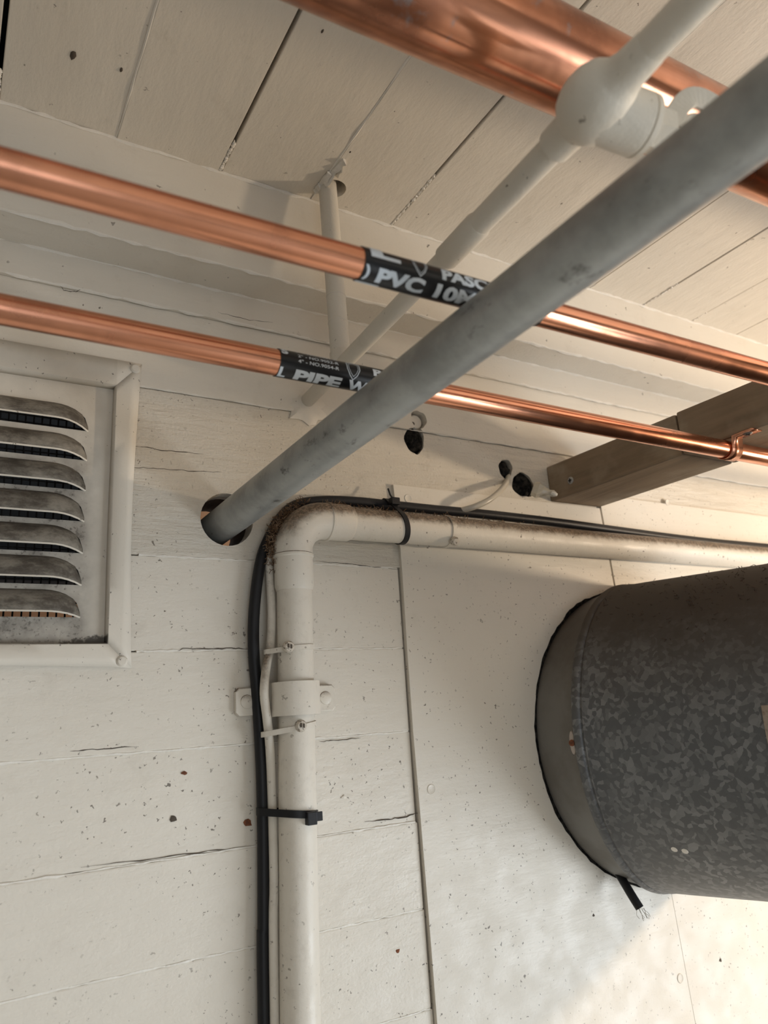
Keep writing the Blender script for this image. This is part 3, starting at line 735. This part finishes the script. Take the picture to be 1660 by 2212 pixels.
# ------------------------------------------------------------------ painted conduit: vertical run, elbow, horizontal run
PY = .5785; PRAD = .0149
vx = P(648, 2100, PY); vtop = P(637, 1300, PY)
zh = sum(P(x, y, PY).z for x, y in ((800, 1137), (1000, 1150), (1300, 1174))) / 3
vxx = (vx.x + vtop.x) / 2
pc = thing('painted_conduit', (vxx, PY, 0.0), 'cream painted conduit rising up the wall and bending right along it', 'conduit')
ER = .030
mk = M['pipe']
build('vertical_run', MB().tube([(P(649, 2212, PY).x, PY, 0.0), (P(649, 2212, PY).x, PY, P(649, 2212, PY).z), (vx.x, PY, vx.z), (vtop.x, PY, vtop.z), (vtop.x, PY, zh - ER)], PRAD, 40), mk, pc)
build('horizontal_run', MB().tube([(vtop.x + ER, PY, zh), (.6, PY, zh - .001), (XR - .01, PY, zh - .002)], PRAD, 40), mk, pc)
el = [(vtop.x, PY, zh - ER - .034), (vtop.x, PY, zh - ER - .030), (vtop.x, PY, zh - ER)]
for a_ in np.linspace(math.pi, math.pi / 2, 12)[1:]: el.append((vtop.x + ER + ER * math.cos(a_), PY, zh - ER + ER * math.sin(a_)))
el += [(vtop.x + ER + .024, PY, zh), (vtop.x + ER + .027, PY, zh)]
er = [PRAD + .0004] + [PRAD + .0018] * (len(el) - 2) + [PRAD + .0004]
build('elbow', MB().tube(el, er, 40), mk, pc)
for (p, d_) in (((vtop.x, PY, zh - ER - .004), (0, 0, 1)), ((vtop.x + ER + .004, PY, zh), (1, 0, 0))):
    build('socket_rim', MB().lathe(Vector(p) - Vector(d_) * .002, d_, [(0, PRAD + .0016), (.001, PRAD + .0027), (.003, PRAD + .0027), (.004, PRAD + .0016)], 40), mk, pc)
q = random.Random(77); mb = MB()
for j in range(1100):                        # lint and cobweb dust on the outside of the bend
    if j < 700:
        a_ = math.radians(q.triangular(100, 205, 160)); rr_ = ER + PRAD + q.uniform(-.001, .008)
        c = Vector((vtop.x + ER + math.cos(a_) * rr_, PY + q.uniform(-.002, .012), zh - ER + math.sin(a_) * rr_))
    else:
        xx = vtop.x + ER + abs(q.gauss(0, .10)); th = q.gauss(.1, .35); c = Vector((xx, PY + math.sin(th) * PRAD, zh + math.cos(th) * PRAD + .0014 * (xx < vtop.x + .058)))
    pts = [c]; d_ = Vector((q.gauss(0, 1), q.gauss(0, .7), q.gauss(0, 1))).normalized(); L = q.uniform(.001, .0032)
    for s_ in range(3):
        d_ = (d_ + Vector((q.gauss(0, .6), q.gauss(0, .6), q.gauss(0, .6)))).normalized(); c = c + d_ * L * .7; pts.append(c)
    mb.tube(pts, .00026, 4, False)
tag(build('dust_lint', mb, M['lint'], pc), kind='stuff')

# two-eared strap on the vertical run
kz0, kz1 = P(640, 1545, PY - PRAD).z, P(640, 1471, PY - PRAD).z
kc = P(640, 1508, PY); kx = kc.x - .0008
clp = thing('pipe_clamp', (kx, WALL, kz0), 'cream painted two eared clamp holding the vertical conduit to the wall', 'clamp')
mb = MB(); pr_ = []
for a_ in np.linspace(0, -math.pi, 44): pr_.append((kx + math.cos(a_) * (PRAD + .0034), PY + math.sin(a_) * (PRAD + .0026)))
pr_ = [(kx + PRAD + .0034, WALL - .001)] + pr_ + [(kx - PRAD - .0034, WALL - .001)]
v = [];
for (xx, yy) in pr_: v += [(xx, yy, kz0), (xx, yy, kz1)]
mb.add(v, [(2*i, 2*i+1, 2*i+3, 2*i+2) for i in range(len(pr_) - 1)])
bo = build('band', mb, mk, clp, False); sm = bo.modifiers.new('thick', 'SOLIDIFY'); sm.thickness = .0022; sm.offset = 1
for s_ in (-1, 1):
    xa = kx + s_ * (PRAD + .004); xb = kx + s_ * (PRAD + .0300); zm = (kz0 + kz1) / 2; hh = (kz1 - kz0) * .42
    xm = xb - s_ * .003
    out = [(xa, zm - hh), (xm, zm - hh), (xb, zm - hh + .003), (xb, zm + hh - .003), (xm, zm + hh), (xa, zm + hh)]
    e_ = build('ear', MB().loft([[Vector((x, y, z)) for x, z in out] for y in (WALL - .0055, WALL + .0005)]), mk, clp, False, .0010)
    build('screw_dome', MB().lathe((kx + s_ * (PRAD + .0205), WALL - .0052, zm), (0, -1, 0), [(0, .0058), (.001, .0054), (.0017, .0035), (.002, .001)], 18), mk, clp)

# cables beside and over the conduit
bc = [(571, 2212, .592), (570, 2000, .592), (569, 1800, .592), (565, 1650, .592), (556, 1500, .593), (549, 1420, .592), (548, 1350, .591), (553, 1280, .591), (564, 1210, .591), (580, 1165, .592), (604, 1122, .592), (640, 1091, .592), (700, 1082, .591), (770, 1084, .590), (850, 1092, .590), (950, 1102, .590), (1050, 1111, .589), (1200, 1128, .589), (1350, 1148, .589), (1500, 1167, .589), (1660, 1182, .589)]
pts = [P(*p) for p in bc]
pts = [Vector((pts[0].x, .592, .02)), Vector((pts[0].x, .592, 1.0))] + pts + [Vector((1.6, .588, pts[-1].z + .003)), Vector((2.15, .588, pts[-1].z))]
tag(build('thick_cable', MB().tube(smooth_path(pts, 6), .0048, 14), M['black']), 'thick black cable climbing left of the conduit and lying along its top', 'cable')
wc = [(594, 2212, .587), (592, 1900, .587), (587, 1700, .587), (583, 1610, .584), (577, 1550, .581), (571, 1495, .579), (576, 1440, .582), (584, 1400, .586), (587, 1330, .588), (584, 1260, .590), (580, 1200, .592), (581, 1176, .593)]
pts = [P(*p) for p in wc]; pts = [Vector((pts[0].x, .587, .02)), Vector((pts[0].x, .587, 1.0))] + pts
tag(build('thin_cable', MB().tube(smooth_path(pts, 6), .0037, 12), M['pipe']), 'thin cream painted cable between the black cable and the vertical conduit', 'cable')

def hull(circles, off, n=64):
    """closed outline around some circles (2D)"""
    pts = [(cx + (r + off) * math.cos(2*math.pi*k/n), cy_ + (r + off) * math.sin(2*math.pi*k/n)) for cx, cy_, r in circles for k in range(n)]
    pts = sorted(set(pts)); lo = []
    def cr(o, a, b): return (a[0]-o[0])*(b[1]-o[1]) - (a[1]-o[1])*(b[0]-o[0])
    for p in pts:
        while len(lo) >= 2 and cr(lo[-2], lo[-1], p) <= 0: lo.pop()
        lo.append(p)
    up = []
    for p in reversed(pts):
        while len(up) >= 2 and cr(up[-2], up[-1], p) <= 0: up.pop()
        up.append(p)
    return lo[:-1] + up[:-1]
def tie(label, circles, to3, hw, mat, head, head_mat, tail=None, group='cable ties on the painted conduit'):
    """circles in section plane; to3(a, b, w) -> point; w runs along the conduit"""
    a0 = to3(*head, 0)
    t = thing('cable_tie', a0, label, 'cable tie', group)
    inn, out = hull(circles, .0001), hull(circles, .0013)
    n = min(len(inn), len(out)); inn = [inn[int(i * len(inn) / n)] for i in range(n)]; out = [out[int(i * len(out) / n)] for i in range(n)]
    mb_ = MB(); v = []
    for i in range(n): v += [to3(*inn[i], -hw), to3(*out[i], -hw), to3(*out[i], hw), to3(*inn[i], hw)]
    mb_.add(v, [(4*i+k, 4*i+(k+1)%4, 4*((i+1)%n)+(k+1)%4, 4*((i+1)%n)+k) for i in range(n) for k in range(4)])
    build('band', mb_, mat, t)
    return t
vtx = vtop.x
def tie_v(px_, py_, slope, label, hw, mat, incl_black, head_px, round_head, hmat):
    z = P(*px_, PY).z if False else P(px_[0], px_[1], PY - PRAD).z
    cx = vtx + (vx.x - vtx) * (vtop.z - z) / (vtop.z - vx.z)
    wcx = P(px_[2], px_[1], px_[3]).x
    circ = [(cx, PY, PRAD), (wcx, px_[3], .0044)]
    if incl_black: circ.append((P(571, px_[1], .590).x, .590, .0049))
    def to3(a, b, w): return Vector((a, b, z + w + slope * (cx - a)))
    t = tie(label, circ, to3, hw, mat, (cx, PY - PRAD), hmat)
    h = P(*head_px, PY - PRAD - .001)
    if round_head:
        ho = build('head', MB().lathe(h + Vector((0, .002, 0)), (0, -1, 0), [(0, .0048), (.0025, .0048), (.0042, .0036), (.0045, .001)], 12), M['pscrew'], t)
        for kx_, kz_ in ((.0012, 0), (-.0012, .0006)): build('head_notch', MB().box((h.x + kx_ - .0006, h.y - .0032, h.z + kz_ - .0016), (h.x + kx_ + .0006, h.y - .002, h.z + kz_ + .0016)), M['crack'], ho, False)
    else:
        build('head', MB().box((h.x - .0045, h.y - .0045, h.z - .0048), (h.x + .0035, h.y + .003, h.z + .0048)), hmat, t, False, .0007)
        build('tail', MB().box((h.x + .0030, h.y - .0020, h.z - .0028), (h.x + .0092, h.y - .0004, h.z + .0040)), hmat, t, False, .0004)
tie_v((640, 1398, 584, .586), 0, -.06, 'cream painted cable tie above the wall clamp on the vertical conduit', .0020, M['pipe'], False, (624, 1397), True, M['pipe'])
tie_v((640, 1571, 579, .582), 0, -.14, 'cream painted cable tie just below the wall clamp on the vertical conduit', .0021, M['pipe'], False, (651, 1568), True, M['pipe'])
tie_v((640, 1762, 590, .587), 0, .12, 'black cable tie with square head low on the vertical conduit', .0028, M['black'], True, (672, 1767), False, M['black'])
def tie_h(px_, slope, label, hw, mat, incl_black, black_px):
    x = P(*px_, PY - PRAD).x; circ = [(PY, zh, PRAD)]
    if incl_black: bp = P(*black_px, .590); circ.append((.590, bp.z, .0049))
    def to3(a, b, w): return Vector((x + w + slope * (zh - b), a, b))
    return tie(label, circ, to3, hw, mat, (PY - PRAD, zh), mat), x
th1, xh1 = tie_h((880, 1140), .18, 'black cable tie round the horizontal conduit near the bend', .0026, M['black'], True, (860, 1093))
hb = P(853, 1084, .578)
build('head', MB().box((hb.x - .0045, hb.y - .003, hb.z - .0030), (hb.x + .0045, hb.y + .004, hb.z + .0040)), M['black'], th1, False, .0008)
build('tail', MB().tube([hb + Vector((-.001, .001, .003)), hb + Vector((-.002, .004, .008)), hb + Vector((-.002, .007, .015))], .0009, 6), M['black'], th1)
th2, xh2 = tie_h((984, 1150), .0, 'cream painted cable tie right of the black tie on the horizontal conduit', .0024, M['pipe'], False, None)
hb = P(985, 1167, PY - PRAD - .001)
build('head', MB().lathe(hb + Vector((0, .003, 0)), (-.1, -1, -.4), [(0, .0045), (.0030, .0045), (.0052, .0032), (.0055, .001)], 10), M['pscrew'], th2)

# ------------------------------------------------------------------ plugs, wire and plastic bit in the wall holes
def lump(name, c, rx, rz, ry, label, seed, mat='foam'):
    q = random.Random(seed); b = bmesh.new(); bmesh.ops.create_icosphere(b, subdivisions=3, radius=1)
    ph = [Vector((q.uniform(-3, 3), q.uniform(-3, 3), q.uniform(-3, 3))) for _ in range(6)]
    for v in b.verts:
        d = 1 + sum(math.sin(v.co.dot(p) * 2.2 + p.x) for p in ph) * .05 + q.uniform(-.06, .06)
        v.co = Vector((v.co.x * rx, v.co.y * ry, v.co.z * rz)) * d + c
    me = bpy.data.meshes.new(name); b.to_mesh(me); b.free()
    return tag(link(name, me, M[mat], None, True), label, 'plug', 'black plugs in the wall holes')
lump('insulation_plug', Vector((h1.x, .6075, h1.z)), .0118, .0158, .0090, 'black fibrous plug in the wall hole nearest the grey conduit', 1)
lump('insulation_plug', Vector((h2.x, .6085, h2.z)), .0100, .0115, .0085, 'round black plug in the hole where the pale wire comes out', 2)
lump('insulation_plug', Vector((h3.x, .6065, h3.z)), .0155, .0155, .0095, 'ragged black plug in the hole beside the timber end', 3)
kn = thing('hole_cap', h4 + Vector((0, .004, 0)), 'cream painted round cap in the small hole above the black plug', 'cap')
build('cap', MB().lathe((h4.x, .613, h4.z), (0, -1, 0), [(0, .0092), (.006, .0092), (.009, .0070), (.0095, .001)], 18), M['trim'], kn)
build('cap_dent', MB().lathe((h4.x - .004, .6042, h4.z - .003), (0, -1, 0), [(0, .0022), (.0006, .0022), (.0008, .0005)], 10), M['crack'], kn)
wp = [P(1094, 1022, .612), P(1098, 1034, .600), P(1085, 1056, .584), P(1060, 1078, .576), P(1030, 1093, .578), P(1003, 1101, .586), P(985, 1106, .592)]
tag(build('pale_wire', MB().tube(smooth_path(wp, 5), .0031, 12), M['wire']), 'short pale wire curving from the wall hole down behind the black cable', 'wire')
w0, w1 = P(1152, 1054, .592), P(1197, 1067, .578)
pl = thing('plastic_anchor', w0, 'crumpled translucent plastic scrap stuck beside the timber end', 'plastic scrap')
dv = (w1 - w0).normalized()
q = random.Random(4); rgs = []
for t, r in ((0, .0085), (.25, .0100), (.5, .0065), (.75, .0042), (1, .0040)):
    c = w0.lerp(w1, t); s_ = dv.cross(Vector((0, 0, 1))).normalized(); u_ = s_.cross(dv)
    rgs.append([c + (s_ * math.cos(2*math.pi*k/9) * .55 + u_ * math.sin(2*math.pi*k/9)) * r * q.uniform(.7, 1.15) for k in range(9)])
build('film', MB().loft(rgs), M['clear'], pl, False)
build('tip', MB().tube([w1 - dv * .004, w1 + dv * .001, w1 + dv * .004], [.0022, .0032, .0014], 8), M['caulk'], pl)

# ------------------------------------------------------------------ painted iron pipe with valve and drop from the ceiling
ga, gb = P(662, 868, WALL), Vector((.2467, .1442, EYE + .2749))
gdir = (gb - ga).normalized(); gl = (gb - ga).length
gp = thing('painted_pipe', ga, 'cream painted thin pipe with a round valve crossing the ceiling, with a branch from above', 'pipe')
def near_t(px, py):                          # parameter on the pipe line closest to a viewing ray
    d = ray(px, py).normalized(); n = gdir.cross(d); w_ = ga - CAM
    return (d.cross(n)).dot(w_) / n.dot(n) * -1 if False else ((d.dot(w_)) * gdir.dot(d) - gdir.dot(w_)) / (1 - gdir.dot(d) ** 2)
mg = M['gas']
tv = near_t(1290, 222); tc0, tc1 = near_t(955, 545), near_t(1025, 468); tt = near_t(722, 775)
G = lambda t: ga + gdir * t
build('wall_run', MB().tube([G(-.03), G(tc0)], .0066, 24), mg, gp)
build('valve_run', MB().tube([G(tc1 - .004), G(tv)], .0074, 24), mg, gp)
build('ceiling_run', MB().tube([G(tv), G(gl), G(gl + .5)], .0080, 24), mg, gp)
build('coupling', MB().lathe(G(tc0), gdir, [(-.002, .0066), (0, .0083), (tc1 - tc0 - .003, .0085), (tc1 - tc0, .0076)], 24), mg, gp)
t2_ = near_t(1190, 307)
build('coupling', MB().lathe(G(t2_), gdir, [(-.001, .0074), (0, .0094), (near_t(1255, 250) - t2_, .0100)], 24), mg, gp)
vc = G(tv)
build('valve_body', MB().lathe(vc, gdir, [(-.0185, .0098), (-.0160, .0118), (-.0125, .0148), (-.007, .0170), (-.001, .0179), (.005, .0175), (.0105, .0155), (.0140, .0126), (.0165, .0105), (.022, .0092), (.034, .0084), (.036, .0079)], 32), mg, gp)
sd = (RT * .93 - UP * .15 + FW * .30).normalized()
vc2 = vc - UP * .0035 + RT * .001
build('bonnet', MB().lathe(vc2, sd, [(0, .0145), (.010, .0150), (.022, .0152), (.0228, .0145), (.0236, .0152), (.0262, .0150), (.0275, .0128)], 36), mg, gp)
build('hex_nut', MB().lathe(vc2, sd, [(.0272, .0098), (.0276, .0108), (.0385, .0108), (.0395, .0095)], 6), mg, gp, False)
build('stem', MB().lathe(vc2, sd, [(.038, .0050), (.052, .0050)], 14), mg, gp)
hz = [vc2 + sd * .043 + UP * .006, vc2 + sd * .047 + UP * .016, vc2 + sd * .056 + UP * .024, vc2 + sd * .070 + UP * .023, vc2 + sd * .082 + UP * .014]
hm = MB(); rgs = []
hp = smooth_path(hz, 5)
for i, p in enumerate(hp):
    t_ = (hp[min(i+1, len(hp)-1)] - hp[max(i-1, 0)]).normalized(); s_ = t_.cross(FW).normalized(); f_ = s_.cross(t_)
    rgs.append([p + s_ * .0052 + f_ * .0012, p + s_ * .0052 - f_ * .0012, p - s_ * .0052 - f_ * .0012, p - s_ * .0052 + f_ * .0012])
hm.loft(rgs); build('lever_handle', hm, mg, gp, False, .0006)
build('handle_loop', MB().tube([vc2 + sd * .058 + UP * .006 + (sd * math.cos(a_) + UP * math.sin(a_)) * .0085 for a_ in np.linspace(0, 2 * math.pi, 22)[:-1]], .0018, 8, closed=True), mg, gp)
# drop from the ceiling meets the run in a tee
tb = G(tt); top_ = PZ(708, 405, ZC); tdir = (top_ - tb).normalized()
build('drop_pipe', MB().tube([tb + tdir * .004, top_ + tdir * .02], .0086, 24), mg, gp)
Lt = (top_ - tb).length
for f_ in (.22, .36): build('joint_ring', MB().lathe(tb + tdir * Lt * f_, tdir, [(-.0012, .0086), (-.0004, .0090), (.0004, .0090), (.0012, .0086)], 24), mg, gp)
build('tee', MB().tube([tb - tdir * .002, tb + tdir * .012, tb + tdir * .013], [.0094, .0094, .0088], 24), mg, gp)
# plaster smear where the pipe enters the wall
q = random.Random(14); n = 22; c = ga + Vector((-.002, 0, -.006))
rr = [q.uniform(.75, 1.25) * (.017 + .007 * max(0, math.cos(2*math.pi*k/n - .2)) + .005 * max(0, -math.sin(2*math.pi*k/n))) for k in range(n)]
build('filler_smear', MB().loft([[Vector((c.x + rr[k] * s_ * math.cos(2*math.pi*k/n), WALL - h_, c.z + rr[k] * s_ * .75 * math.sin(2*math.pi*k/n))) for k in range(n)] for s_, h_ in ((1, -.001), (1, .0010), (.8, .0024), (.5, .0042))]), M['trim'], gp)
